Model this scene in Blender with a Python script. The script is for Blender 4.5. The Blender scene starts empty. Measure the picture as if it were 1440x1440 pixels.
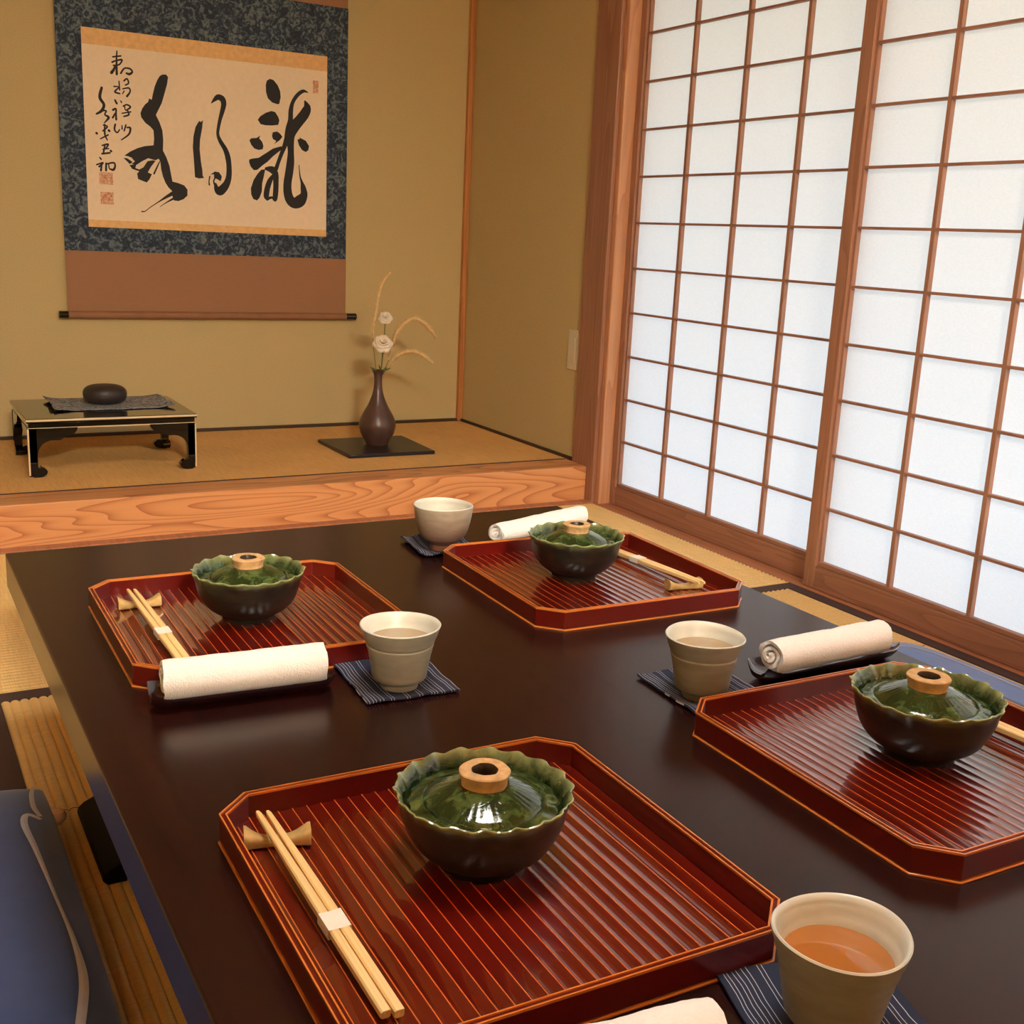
import bpy, bmesh, math, random
from math import sin, cos, pi, radians, sqrt, atan2, hypot
from mathutils import Matrix, Vector, noise
random.seed(7)
C = bpy.context.scene.collection
POLY=[[(2532,5086),(2670,5108),(2738,5032),(2701,4802),(2594,4451),(2508,4177),(2384,3938),(2301,3778),(2413,3559),(2505,3299),(2528,2993),(2507,2644),(2621,2419),(2714,2153),(2766,1844),(2802,1642),(3002,1603),(3203,1536),(3310,1404),(3306,1205),(3173,1078),(2988,1001),(2847,1013),(2771,1195),(2794,1314),(2656,1444),(2560,1596),(2485,1787),(2431,2017),(2407,2288),(2285,2473),(2195,2783),(2221,3007),(2209,3275),(2114,3381),(1942,3500),(1819,3661),(1795,3791),(1858,3948),(1959,4089),(2059,4174),(2093,4290),(2178,4253),(2222,4453),(2287,4686),(2370,4882),(2452,5022)],[(1230,2390),(1428,2534),(1664,2658),(1900,2741),(2195,2790),(2507,2644),(2442,2407),(2241,2307),(2006,2357),(1807,2246),(1608,2109),(1453,2126),(1565,2222),(1460,2337),(1345,2375)],[(1197,2311),(1312,2308),(1411,2249),(1494,2194),(1395,2122),(1294,2218)],[(1382,2094),(1608,2125),(1574,2007),(1701,1969),(1840,2048),(1984,2259),(2162,2302),(2248,2285),(2085,2072),(1985,1891),(2117,1841),(2026,1660),(1936,1558),(1788,1607),(1652,1657),(1627,1829),(1699,1911),(1468,1973)],[(3756,3712),(3816,3678),(3891,3750),(3858,3487),(3777,3090),(3759,2775),(3792,2384),(3840,2071),(3845,1912),(3893,1828),(3720,1801),(3577,1836),(3557,2289),(3523,2836),(3551,3189),(3630,3507)],[(4112,1955),(4277,2074),(4422,2052),(4519,1918),(4473,1751),(4364,1814),(4244,1848),(4239,1977)],[(6154,5262),(6274,5332),(6398,5304),(6548,5146),(6634,4964),(6656,4757),(6603,4526),(6527,4509),(6338,4554),(6188,4679),(6122,4880),(6116,5121)],[(5821,3924),(5904,4046),(6111,4186),(6318,4263),(6458,4234),(6563,4086),(6605,3966),(6562,3815),(6335,3775),(6108,3763),(5921,3786)],[(5513,3212),(5581,3284),(5767,3306),(5911,3401),(5865,3306),(5973,3195),(6017,3058),(5990,2943),(5840,2907),(5690,2946),(5579,3060)],[(6364,3549),(6524,3587),(6626,3528),(6718,3422),(6618,3298),(6419,3152),(6485,3263),(6371,3314),(6333,3417)],[(7273,3374),(7370,3403),(7323,3456),(7447,3409),(7584,3355),(7710,3185),(7683,3032),(7585,2961),(7448,3022),(7331,3175)],[(7600,4494),(7697,4520),(7763,4579),(7717,4363),(7523,4133)],[(5500,2556),(5612,2599),(5838,2639),(6103,2817),(6369,2996),(6675,3097),(6744,3024),(6560,2886),(6368,2730),(6177,2539),(5949,2364),(5797,2230),(5665,2207),(5554,2320),(5499,2457)],[(5929,2238),(6081,2266),(6030,2032),(5968,1778),(5951,1491),(5866,1271),(5770,1172),(5638,1215),(5564,1362),(5551,1575),(5651,1865),(5796,2088)]]
RIB=[[(2189,1865,29),(2315,2126,24),(2391,2287,14)],[(2812,1256,67),(2608,1134,48),(2323,945,19),(2039,749,14),(1857,607,14),(1750,590,24)],[(2869,1101,43),(2604,948,19),(2359,778,7)],[(4188,4332,13),(4297,4451,58),(4424,4547,92),(4568,4500,104),(4616,4344,92),(4569,4118,79),(4486,3837,63),(4416,3523,54),(4398,3315,54),(4482,3098,71),(4642,2850,84),(4730,2614,96),(4774,2302,92),(4766,1951,100),(4692,1701,117),(4561,1517,142),(4431,1418,150),(4333,1486,100),(4288,1641,50)],[(4092,1891,25),(4064,1733,21),(4073,1611,29)],[(4274,1850,25),(4228,1743,25),(4252,1639,33)],[(7664,5010,13),(7483,5039,58),(7271,4885,67),(7098,4624,67),(7029,4337,84),(7014,4019,92),(6964,3732,125),(6887,3443,100)],[(7553,4701,33),(7631,4496,142),(7542,4276,175),(7349,4030,180),(7156,3801,192),(7021,3524,167),(7013,3240,134),(7029,2920,117),(7013,2561,142),(6963,2199,150),(6904,1835,150),(6912,1510,159),(7001,1260,175),(7177,1153,188),(7381,1252,209),(7522,1471,138),(7490,1725,100),(7439,1903,50),(7372,2117,25),(7332,2493,13)],[(6887,3390,100),(6798,3117,84),(6674,2823,71),(6559,2530,67),(6481,2311,75)],[(6119,2287,58),(6328,2265,125),(6450,2130,113),(6472,1808,100),(6459,1484,100),(6432,1266,92)],[(6358,2052,58),(6242,1866,92),(6153,1610,100),(6114,1356,100),(6152,1251,67)],[(6152,1251,58),(6316,1303,42),(6439,1223,58)],[(1099,5673,20),(1077,5385,30),(1070,4954,40)],[(963,5479,25),(1219,5534,25)],[(938,5312,30),(1037,5361,25),(1235,5421,30),(1233,5356,25),(1151,5255,25),(973,5213,25)],[(1032,5208,30),(980,5087,40),(906,4984,50)],[(1201,4995,30),(1325,5162,25),(1503,5161,30),(1571,5072,30),(1478,4996,40),(1379,5013,30)],[(1133,4738,20),(1144,4468,25)],[(970,4559,25),(1119,4551,20),(991,4395,30),(1147,4352,25)],[(1292,4765,25),(1393,4841,25),(1437,4710,25),(1327,4633,20)],[(1244,4509,20),(1443,4555,25),(1479,4442,25),(1375,4288,35)],[(1289,4443,20),(1230,4352,15)],[(986,4131,30),(1038,4031,35)],[(1171,4121,20),(1193,4073,20)],[(912,3818,35),(1004,3857,30),(1002,3678,30),(1004,3522,35)],[(979,3715,25),(895,3571,30)],[(1245,3965,25),(1366,4022,25),(1472,3954,30),(1321,3842,20),(1285,3968,20)],[(1198,3734,20),(1479,3806,25)],[(1361,3866,25),(1416,3714,30),(1254,3641,25)],[(967,3362,30),(938,3203,30),(1017,3107,25),(1100,3208,20)],[(1184,3341,20),(1185,3235,25)],[(1309,3375,25),(1247,3181,25)],[(1342,3295,25),(1450,3284,35),(1395,3082,30),(1149,2885,20)],[(576,4482,40),(506,4175,50),(627,3955,45),(541,3754,45),(381,3647,30)],[(549,3762,30),(690,3767,25),(646,3647,25),(761,3571,40),(678,3447,25),(613,3383,15)],[(591,3311,25),(711,3270,25),(564,3125,25)],[(358,3038,40),(373,3028,35)],[(754,3152,40),(773,3138,35)],[(631,3334,25),(623,3021,30),(696,2842,20)],[(476,2868,20),(725,3009,25)],[(527,2660,25),(715,2714,30),(643,2582,25)],[(611,2674,25),(559,2446,30)],[(510,2395,30),(764,2441,30)],[(790,2511,35),(813,2489,30)],[(542,2536,20),(729,2577,20)],[(434,2268,25),(475,2216,25)],[(327,2032,25),(534,2109,25),(403,1974,30)],[(484,2035,25),(454,1858,35)],[(629,2096,30),(620,1869,35)],[(624,2068,25),(864,2132,30),(916,2036,30),(856,1905,40),(737,1925,25)],[(707,2081,20),(719,1955,20)]]
SEAL=[(389, 1412, 831, 1803), (412, 769, 828, 1168), (7849, 5012, 8054, 5439)]
NBIG = 12
SKY = 3.5
EXPO = 0.15

# ------------------------------------------------------------------ materials
def lin(c):
    f = lambda v: v / 12.92 if v <= .04045 else ((v + .055) / 1.055) ** 2.4
    return tuple(f(v / 255) for v in c) + (1,)
class NT:
    def __init__(s, name):
        s.m = bpy.data.materials.new(name); s.m.use_nodes = True
        s.t = s.m.node_tree; s.n = s.t.nodes; s.b = s.n['Principled BSDF']; s.out = s.n['Material Output']
    def new(s, ty, **k):
        n = s.n.new(ty)
        for a, v in k.items(): setattr(n, a, v)
        return n
    def ln(s, a, b): s.t.links.new(a, b)
    def coord(s, scale=(1, 1, 1), rot=(0, 0, 0)):
        c = s.new('ShaderNodeTexCoord'); m = s.new('ShaderNodeMapping')
        m.inputs['Scale'].default_value = scale; m.inputs['Rotation'].default_value = rot
        s.ln(c.outputs['Object'], m.inputs['Vector']); return m.outputs['Vector']
    def noise(s, vec, scale, detail=3, dist=0, rough=.5):
        n = s.new('ShaderNodeTexNoise'); n.inputs['Scale'].default_value = scale
        n.inputs['Detail'].default_value = detail; n.inputs['Distortion'].default_value = dist; n.inputs['Roughness'].default_value = rough
        if vec: s.ln(vec, n.inputs['Vector'])
        return n.outputs['Fac']
    def ramp(s, fac, stops, interp='LINEAR'):
        r = s.new('ShaderNodeValToRGB'); e = r.color_ramp.elements; r.color_ramp.interpolation = interp
        while len(e) < len(stops): e.new(.5)
        for i, (p, c) in enumerate(stops): e[i].position = p; e[i].color = c
        s.ln(fac, r.inputs['Fac']); return r.outputs['Color']
    def math(s, op, a, b=0.):
        n = s.new('ShaderNodeMath', operation=op)
        for i, v in enumerate((a, b)):
            if isinstance(v, (int, float)): n.inputs[i].default_value = v
            else: s.ln(v, n.inputs[i])
        return n.outputs[0]
    def bump(s, fac, strength=.2, dist=.001):
        b = s.new('ShaderNodeBump'); b.inputs['Strength'].default_value = strength; b.inputs['Distance'].default_value = dist
        s.ln(fac, b.inputs['Height']); s.ln(b.outputs['Normal'], s.b.inputs['Normal'])
    def col(s, c): s.ln(c, s.b.inputs['Base Color'])
    def set(s, **k):
        nm = dict(rough='Roughness', spec='Specular IOR Level', coat='Coat Weight', coatr='Coat Roughness', metal='Metallic', sheen='Sheen Weight', trans='Transmission Weight')
        for a, v in k.items(): s.b.inputs[nm[a]].default_value = v
        return s
def plain(name, c, rough=.5, var=.12, nscale=40, bump=0, bscale=300, bdist=.0005, stretch=(1, 1, 1), **k):
    t = NT(name); c = lin(c); v = t.coord(stretch)
    f = t.noise(v, nscale, 4)
    t.col(t.ramp(f, [(.3, tuple(x * (1 - var) for x in c[:3]) + (1,)), (.7, tuple(min(1, x * (1 + var)) for x in c[:3]) + (1,))]))
    if bump: t.bump(t.noise(t.coord(), bscale, 3), bump, bdist)
    ior = k.pop('coat_ior', None)
    if ior: t.b.inputs['Coat IOR'].default_value = ior
    t.set(rough=rough, **k); return t.m
def wood(name, c1, c2, axis, rough=.45, rings=14, scale=1.6, stretch=9, fine=.25, coat=0., bumpk=.08, pw=2.2):
    """long-grained wood: contour lines of a stretched noise"""
    t = NT(name); sc = [stretch] * 3; sc[axis] = 1
    f = t.noise(t.coord(tuple(sc)), scale, 1.5, .35, .4)
    s1 = t.math('FRACT', t.math('MULTIPLY', f, rings))
    s1 = t.math('POWER', s1, pw)
    sc2 = [160] * 3; sc2[axis] = 3
    g = t.noise(t.coord(tuple(sc2)), 1.5, 3)
    m = t.math('ADD', t.math('MULTIPLY', s1, 1 - fine), t.math('MULTIPLY', g, fine))
    t.col(t.ramp(m, [(0.05, lin(c1)), (.85, lin(c2))]))
    t.bump(m, bumpk, .0006); t.set(rough=rough, coat=coat, coatr=.15); return t.m
M = {}
M['sand_wall'] = (lambda: plain('sand_wall', (198, 178, 126), .9, .10, 300, .35, 700, .0006))()
M['kamachi'] = wood('cedar_plank', (226, 162, 106), (182, 112, 66), 0, .4, 22, .85, 9, .25, .1, pw=3.6)
M['shoji'] = wood('hinoki_frame', (170, 124, 98), (142, 98, 76), 2, .5, 9, 1.2, 14, .5)
M['shoji_h'] = wood('hinoki_rail', (168, 120, 96), (138, 94, 74), 1, .5, 9, 1.2, 14, .5)
M['pillar'] = wood('cedar_pillar', (170, 124, 98), (144, 98, 76), 2, .45, 10, .9, 16, .45)
M['jamb_lit'] = wood('cedar_jamb_lit_tone', (208, 156, 114), (182, 124, 90), 2, .4, 10, .9, 16, .45)  # paler than the pillar: the stronger light on this face is in the colour
M['sill'] = wood('cedar_sill', (190, 130, 92), (160, 102, 70), 1, .45, 8, 1.2, 14, .5)
M['strip'] = wood('cedar_strip', (200, 138, 78), (168, 106, 56), 2, .5, 8, 1.2, 14, .5)
M['ceil'] = wood('ceiling_board', (196, 160, 112), (168, 128, 84), 1, .6, 10, 1, 9, .4)
M['heri'] = plain('mat_border_cloth', (74, 52, 46), .85, .12, 400, .3, 900)
M['dark_trim'] = plain('dark_trim', (66, 44, 24), .6, .1)
def tatami_mat(axis, c=(228, 190, 122)):
    t = NT('tatami_%s' % 'xy'[axis]); sc = [14] * 3; sc[axis] = 420   # straws run across the ribs
    f = t.noise(t.coord(tuple(sc)), 1, 3); g = t.noise(t.coord(), 3, 2)
    k = t.math('ADD', t.math('MULTIPLY', f, .7), t.math('MULTIPLY', g, .3)); c = lin(c)
    t.col(t.ramp(k, [(.3, tuple(x * .8 for x in c[:3]) + (1,)), (.7, tuple(x * 1.15 for x in c[:3]) + (1,))]))
    t.bump(f, .15, .0005); t.set(rough=.6, spec=.35); return t.m
M['tatami_x'] = tatami_mat(0); M['tatami_y'] = tatami_mat(1); M['tatami_alcove'] = tatami_mat(0, (204, 158, 94))
def table_wood():
    t = NT('dark_stained_tabletop'); f = t.noise(t.coord((90, 3, 30)), 1.4, 4)
    t.col(t.ramp(f, [(.3, lin((30, 9, 8))), (.75, lin((44, 17, 14)))])); t.bump(f, .05, .0004)
    t.set(rough=.25, spec=.45, coat=.0, coatr=.12); return t.m
M['table'] = table_wood()
M['table_edge'] = plain('table_edge_wood', (92, 66, 52), .5, .1, 30, stretch=(20, 1, 20))
M['black'] = plain('black_lacquer', (14, 11, 10), .12, .1, 20, coat=.6, coatr=.05)
M['leg'] = plain('black_table_leg', (12, 10, 9), .6, .2, 20, spec=.12)
M['cream_line'] = plain('cream_edge', (226, 205, 160), .35, .04)
M['lacquer'] = plain('red_lacquer', (94, 13, 6), .2, .14, 6, coat=1., coatr=.035, spec=.5, coat_ior=1.75)
M['lacquer_rim'] = plain('red_lacquer_rim', (94, 13, 6), .28, .14, 6, coat=.6, coatr=.06, spec=.4)
M['lac_edge'] = plain('worn_orange_edge', (206, 120, 54), .22, .12, 25, coat=.7, coatr=.06)
M['lac_ridge'] = plain('worn_ridge', (196, 106, 46), .25, .15, 25, coat=.8, coatr=.06)
M['boat'] = plain('dark_brown_lacquer', (44, 22, 26), .14, .1, 15, coat=.8, coatr=.05)
def glaze():
    t = NT('oribe_green_glaze'); v = t.coord()
    f = t.noise(v, 55, 5, .6, .65)
    a = t.ramp(f, [(.28, lin((16, 26, 9))), (.48, lin((38, 56, 24))), (.72, lin((92, 108, 58)))])
    c = t.new('ShaderNodeTexCoord'); sep = t.new('ShaderNodeSeparateXYZ'); t.ln(c.outputs['Object'], sep.inputs[0])
    r2 = t.math('POWER', t.math('ADD', t.math('POWER', sep.outputs[0], 2.), t.math('POWER', sep.outputs[1], 2.)), .5)
    k = t.math('ADD', r2, t.math('MULTIPLY', t.math('SUBTRACT', f, .5), .004))
    edge = t.ramp(k, [(.0693, (0, 0, 0, 1)), (.0722, (1, 1, 1, 1))])
    mx = t.new('ShaderNodeMix', data_type='RGBA'); t.ln(edge, mx.inputs[0]); t.ln(a, mx.inputs[6]); mx.inputs[7].default_value = lin((150, 158, 108))
    t.col(mx.outputs[2]); t.bump(f, .4, .0018); t.set(rough=.07, coat=.6, coatr=.03); return t.m
M['glaze'] = glaze()
def bowl_body():
    t = NT('dark_ash_glaze'); f = t.noise(t.coord((1, 1, 5)), 40, 5, .3)
    a = t.ramp(f, [(.3, lin((15, 14, 11))), (.7, lin((32, 31, 21)))])
    c = t.new('ShaderNodeTexCoord'); sep = t.new('ShaderNodeSeparateXYZ'); t.ln(c.outputs['Object'], sep.inputs[0])
    e = t.ramp(t.math('ADD', sep.outputs[2], t.math('MULTIPLY', f, .012)), [(.0655, (0, 0, 0, 1)), (.0735, (1, 1, 1, 1))])
    mx = t.new('ShaderNodeMix', data_type='RGBA'); t.ln(e, mx.inputs[0]); t.ln(a, mx.inputs[6]); mx.inputs[7].default_value = lin((104, 114, 66))
    t.col(mx.outputs[2]); t.bump(f, .3, .001); t.set(rough=.38, coat=.12, coatr=.2); return t.m
M['bowl_body'] = bowl_body()
M['bisque'] = plain('unglazed_clay', (194, 156, 106), .8, .22, 120, .3, 600)
M['knob_hole'] = plain('dark_glazed_hollow', (58, 42, 26), .4, .2, 80)
def cup_glaze(name, c, spots=.25, low=None, lz=(.02, .05)):
    t = NT(name); c = lin(c)
    f = t.noise(t.coord((1, 1, 3)), 45, 5); a = t.ramp(f, [(.3, tuple(x * (1 - spots) for x in c[:3]) + (1,)), (.7, tuple(min(1, x * (1 + spots * .5)) for x in c[:3]) + (1,))])
    if low:
        cc = t.new('ShaderNodeTexCoord'); sep = t.new('ShaderNodeSeparateXYZ'); t.ln(cc.outputs['Object'], sep.inputs[0])
        e = t.ramp(t.math('ADD', sep.outputs[2], t.math('MULTIPLY', f, .02)), [(lz[0], (0, 0, 0, 1)), (lz[1], (1, 1, 1, 1))])
        mx = t.new('ShaderNodeMix', data_type='RGBA'); t.ln(e, mx.inputs[0]); t.ln(a, mx.inputs[7]); mx.inputs[6].default_value = lin(low); a = mx.outputs[2]
    t.col(a); t.bump(t.noise(t.coord((1, 1, 6)), 60, 3), .12, .0006); t.set(rough=.38, coat=.15, coatr=.2); return t.m
M['cup_out'] = cup_glaze('warm_grey_glaze', (150, 146, 130), .12, (132, 120, 102), (.01, .06))
M['cup_in'] = cup_glaze('pale_inner_glaze', (208, 208, 194), .06)
M['cup_pink'] = cup_glaze('pinkish_brown_glaze', (168, 156, 136), .1, (118, 78, 60), (.024, .082))
M['tea_amber'] = plain('amber_tea', (166, 104, 48), .02, .05, 10, coat=.6, coatr=.01, spec=.5)
M['tea_pale'] = plain('pale_tea', (158, 134, 100), .02, .05, 10, coat=.6, coatr=.01, spec=.5)
M['towel'] = plain('white_terry_towel', (248, 243, 236), .95, .02, 200, .8, 520, .002, sheen=.3)
M['bamboo'] = wood('pale_chopstick_wood', (240, 212, 150), (222, 186, 118), 1, .5, 6, 3, 40, .6)
M['band'] = plain('white_paper_band', (238, 230, 214), .7, .03)
M['rest'] = plain('ochre_glaze', (196, 164, 104), .25, .25, 70, .1, coat=.5, coatr=.08)
M['ink'] = plain('black_ink', (34, 31, 29), .7, .15, 30)
M['sig_ink'] = plain('brown_black_ink', (44, 28, 22), .7, .1, 60)
M['paper'] = plain('aged_cream_paper', (246, 226, 192), .85, .03, 60)
M['gold_band'] = plain('gold_brocade', (236, 190, 124), .6, .10, 60, .2, 300)
M['brown_silk'] = plain('brown_silk', (158, 114, 80), .75, .07, 30, .25, 300, .0004, (1, 1, 30))
M['rod'] = plain('rod_silk', (150, 106, 74), .75, .07, 30, .2, 300, .0004)
def seal_mat():
    t = NT('vermilion_seal'); f = t.noise(t.coord(), 190, 1, 1.2)
    t.col(t.ramp(f, [(.44, lin((206, 126, 92))), (.52, lin((232, 196, 156)))])); t.set(rough=.8); return t.m
M['seal'] = seal_mat()
def brocade():
    t = NT('navy_leaf_brocade'); v = t.coord()
    a = t.noise(v, 42, 4, 1.6, .55); b = t.noise(v, 120, 2, .5)
    k = t.math('ADD', t.math('MULTIPLY', a, .75), t.math('MULTIPLY', b, .25))
    t.col(t.ramp(k, [(.40, lin((32, 44, 60))), (.49, lin((46, 60, 78))), (.56, lin((92, 106, 114))), (.70, lin((124, 134, 132)))]))
    t.bump(k, .2, .0008); t.set(rough=.8); return t.m
M['brocade'] = brocade()
M['vase'] = plain('iron_brown_vase', (84, 60, 52), .35, .18, 25, .1, 200, coat=.2, coatr=.2)
M['vase_board'] = plain('black_board', (38, 33, 34), .35, .15, 30)
M['petal'] = plain('white_petal', (246, 232, 208), .7, .03)
M['stem'] = plain('green_stem', (96, 104, 48), .6, .15)
M['plume'] = plain('dry_grass_plume', (236, 208, 150), .8, .12, 100)
M['stone'] = plain('dark_brown_stone', (54, 44, 40), .45, .15, 60, .15, 200)
M['dyed'] = (lambda t: (t.col(t.ramp(t.noise(t.coord(), 75, 4, 1.5), [(.38, lin((82, 88, 96))), (.6, lin((170, 170, 168)))])), t.set(rough=.9), t.m)[2])(NT('grey_dyed_cloth'))
M['cushion'] = plain('indigo_cushion', (54, 72, 116), .75, .10, 25, .35, 1100, .0004, sheen=.25)
M['cushion_sheen'] = plain('cushion_painted_sheen', (84, 116, 176), .65, .08, 25, .3, 1100, .0004, sheen=.3)  # window sheen put into the base colour as a lighter blue
M['cush_line'] = plain('pale_line', (190, 186, 190), .8, .05)
M['tassel'] = plain('tan_corner', (206, 160, 124), .8, .05)
M['plate'] = plain('ivory_plate', (214, 202, 172), .4, .02)
M['ground'] = plain('pale_ground', (150, 156, 156), .9, .08, 6)
M['eave'] = plain('eave_board', (226, 204, 150), .7, .1, 6)
def stripe_cloth():
    t = NT('navy_striped_cloth')
    c = t.new('ShaderNodeTexCoord'); sep = t.new('ShaderNodeSeparateXYZ'); t.ln(c.outputs['Object'], sep.inputs[0])
    x = t.math('ADD', sep.outputs[0], t.math('MULTIPLY', t.math('SUBTRACT', t.noise(t.coord(), 30, 2), .5), .003))
    acc = None
    for x0 in (-.0565, -.0535, -.049, -.0455, -.041, -.037, -.028, -.0245, -.0085, -.005, .007, .0105, .021, .0245, .0285, .034, .0375, .046, .0495, .0555):
        d = t.math('LESS_THAN', t.math('ABSOLUTE', t.math('SUBTRACT', x, x0)), .00026)
        acc = d if acc is None else t.math('MAXIMUM', acc, d)
    t.col(t.ramp(acc, [(0, lin((24, 31, 56))), (1, lin((190, 192, 198)))])); t.bump(t.noise(t.coord(), 1400, 2), .3, .0004)
    t.set(rough=.85); return t.m
M['coaster'] = stripe_cloth()
def shoji_paper():
    t = NT('shoji_paper'); n = t.n; n.remove(t.b)
    f = t.noise(t.coord((1, 2, 4)), 70, 6, 1.0, .7)
    col = t.ramp(f, [(.32, (.82, .83, .825, 1)), (.68, (.90, .905, .90, 1))])
    d = t.new('ShaderNodeBsdfDiffuse'); tr = t.new('ShaderNodeBsdfTranslucent'); mx = t.new('ShaderNodeMixShader')
    t.ln(col, d.inputs['Color']); t.ln(col, tr.inputs['Color']); mx.inputs[0].default_value = .55
    t.ln(d.outputs[0], mx.inputs[1]); t.ln(tr.outputs[0], mx.inputs[2]); t.ln(mx.outputs[0], t.out.inputs['Surface']); return t.m
M['shoji_paper'] = shoji_paper()
def emit(name, c, s):
    t = NT(name); e = t.new('ShaderNodeEmission'); e.inputs[0].default_value = c; e.inputs[1].default_value = s
    t.n.remove(t.b); t.ln(e.outputs[0], t.out.inputs['Surface']); return t.m
LAMP = emit('lamp_diffuser', (1, .95, .88, 1), 28.)
LAMP2 = emit('rear_lamp_diffuser', (1, .89, .72, 1), 430.)

# ------------------------------------------------------------------ mesh helpers
class G:
    """collects faces for ONE mesh object"""
    def __init__(s): s.v = []; s.f = []; s.mi = []; s.k = 0
    def add(s, vs, fs, mi=None):
        o = len(s.v); s.v += [tuple(v) for v in vs]; s.f += [tuple(i + o for i in f) for f in fs]
        s.mi += ([mi if mi is not None else s.k] * len(fs)) if not isinstance(mi, list) else mi
        return s
    def box(s, x0, x1, y0, y1, z0, z1, mi=None):
        vs = [(x, y, z) for z in (z0, z1) for y in (y0, y1) for x in (x0, x1)]
        return s.add(vs, [(0, 2, 3, 1), (4, 5, 7, 6), (0, 1, 5, 4), (2, 6, 7, 3), (0, 4, 6, 2), (1, 3, 7, 5)], mi)
    def grid(s, P, closed_u=False, closed_v=False, mi=None, flip=False):
        """P[i][j] points"""
        n, m = len(P), len(P[0]); vs = [p for r in P for p in r]; fs = []
        for i in range(n if closed_u else n - 1):
            for j in range(m if closed_v else m - 1):
                a, b, c, d = i * m + j, ((i + 1) % n) * m + j, ((i + 1) % n) * m + (j + 1) % m, i * m + (j + 1) % m
                fs.append((a, d, c, b) if flip else (a, b, c, d))
        return s.add(vs, fs, mi)
    def lathe(s, prof, n=64, fn=None, mi=None, cap0=False, cap1=False):
        P = []
        for i in range(n):
            a = 2 * pi * i / n; row = []
            for r, z in prof:
                if fn: r, z = fn(a, r, z)
                row.append((r * cos(a), r * sin(a), z))
            P.append(row)
        s.grid(P, closed_u=True, mi=mi); m = len(prof); o = len(s.v) - n * m
        if cap0: s.f.append(tuple(o + i * m for i in range(n))[::-1]); s.mi.append(s.k)
        if cap1: s.f.append(tuple(o + i * m + m - 1 for i in range(n))); s.mi.append(s.k)
        return s
    def tube(s, pts, rad, n=10, mi=None):
        pts = [Vector(p) for p in pts]; rad = rad if isinstance(rad, (list, tuple)) else [rad] * len(pts); P = []
        up = Vector((0, 0, 1))
        for i, p in enumerate(pts):
            t = (pts[min(i + 1, len(pts) - 1)] - pts[max(i - 1, 0)]).normalized()
            a = t.cross(up if abs(t.z) < .95 else Vector((1, 0, 0))).normalized(); b = t.cross(a)
            P.append([p + (a * cos(2 * pi * k / n) + b * sin(2 * pi * k / n)) * rad[i] for k in range(n)])
        s.grid(P, closed_v=True, mi=mi); o = len(s.v) - len(pts) * n
        s.f += [tuple(o + k for k in range(n)), tuple(o + (len(pts) - 1) * n + k for k in range(n))[::-1]]; s.mi += [s.k, s.k]
        return s
    def prism(s, poly, p0, ex, ey, ez, depth, mi=None):
        """2-D outline extruded: p0 + ex*u + ey*v + ez*(0..depth)"""
        p0, ex, ey, ez = map(Vector, (p0, ex, ey, ez)); n = len(poly)
        vs = [p0 + ex * u + ey * v + ez * d for d in (0, depth) for u, v in poly]
        return s.add(vs, [tuple(range(n))[::-1], tuple(range(n, 2 * n))] + [(i, (i + 1) % n, n + (i + 1) % n, n + i) for i in range(n)], mi)
    def obj(s, name, mats, parent=None, smooth=35, bevel=0, seg=2):
        me = bpy.data.meshes.new(name); me.from_pydata(s.v, [], s.f)
        for m in (mats if isinstance(mats, list) else [mats]): me.materials.append(m)
        me.polygons.foreach_set('material_index', s.mi)
        bm = bmesh.new(); bm.from_mesh(me); bmesh.ops.recalc_face_normals(bm, faces=bm.faces[:]); bm.to_mesh(me); bm.free()
        if smooth:
            me.polygons.foreach_set('use_smooth', [True] * len(me.polygons)); me.set_sharp_from_angle(angle=radians(smooth))
        o = bpy.data.objects.new(name, me); C.objects.link(o)
        if parent: o.parent = parent
        if bevel:
            b = o.modifiers.new('Bevel', 'BEVEL'); b.width = bevel; b.segments = seg; b.limit_method = 'ANGLE'; b.angle_limit = radians(40)
        return o
def spl(pts, n=8):
    """Catmull-Rom through tuples of any size"""
    out = []; N = len(pts)
    for i in range(N - 1):
        p0, p1, p2, p3 = pts[max(i - 1, 0)], pts[i], pts[i + 1], pts[min(i + 2, N - 1)]
        for k in range(n):
            t = k / n
            out.append(tuple(.5 * (2 * b + (c - a) * t + (2 * a - 5 * b + 4 * c - d) * t * t + (-a + 3 * b - 3 * c + d) * t ** 3) for a, b, c, d in zip(p0, p1, p2, p3)))
    return out + [tuple(pts[-1])]
def tag(o, label, cat, group=None, kind=None):
    o['label'] = label; o['category'] = cat
    if group: o['group'] = group
    if kind: o['kind'] = kind
    return o
def thing(name, label, cat, loc=(0, 0, 0), rz=0, group=None):
    o = bpy.data.objects.new(name, None); C.objects.link(o); o.empty_display_size = .05
    o.location = loc; o.rotation_euler = (0, 0, rz); return tag(o, label, cat, group)
def struct(o, label=None):
    o['kind'] = 'structure'
    if label: o['label'] = label
    return o
def dup(root, label, loc, rz, name=None):
    r = root.copy(); C.objects.link(r); r.location = loc; r.rotation_euler = (0, 0, rz); r['label'] = label
    for ch in list(root.children):
        c = ch.copy(); C.objects.link(c); c.parent = r
        for g in ch.children:
            d = g.copy(); C.objects.link(d); d.parent = c
    return r

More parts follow.
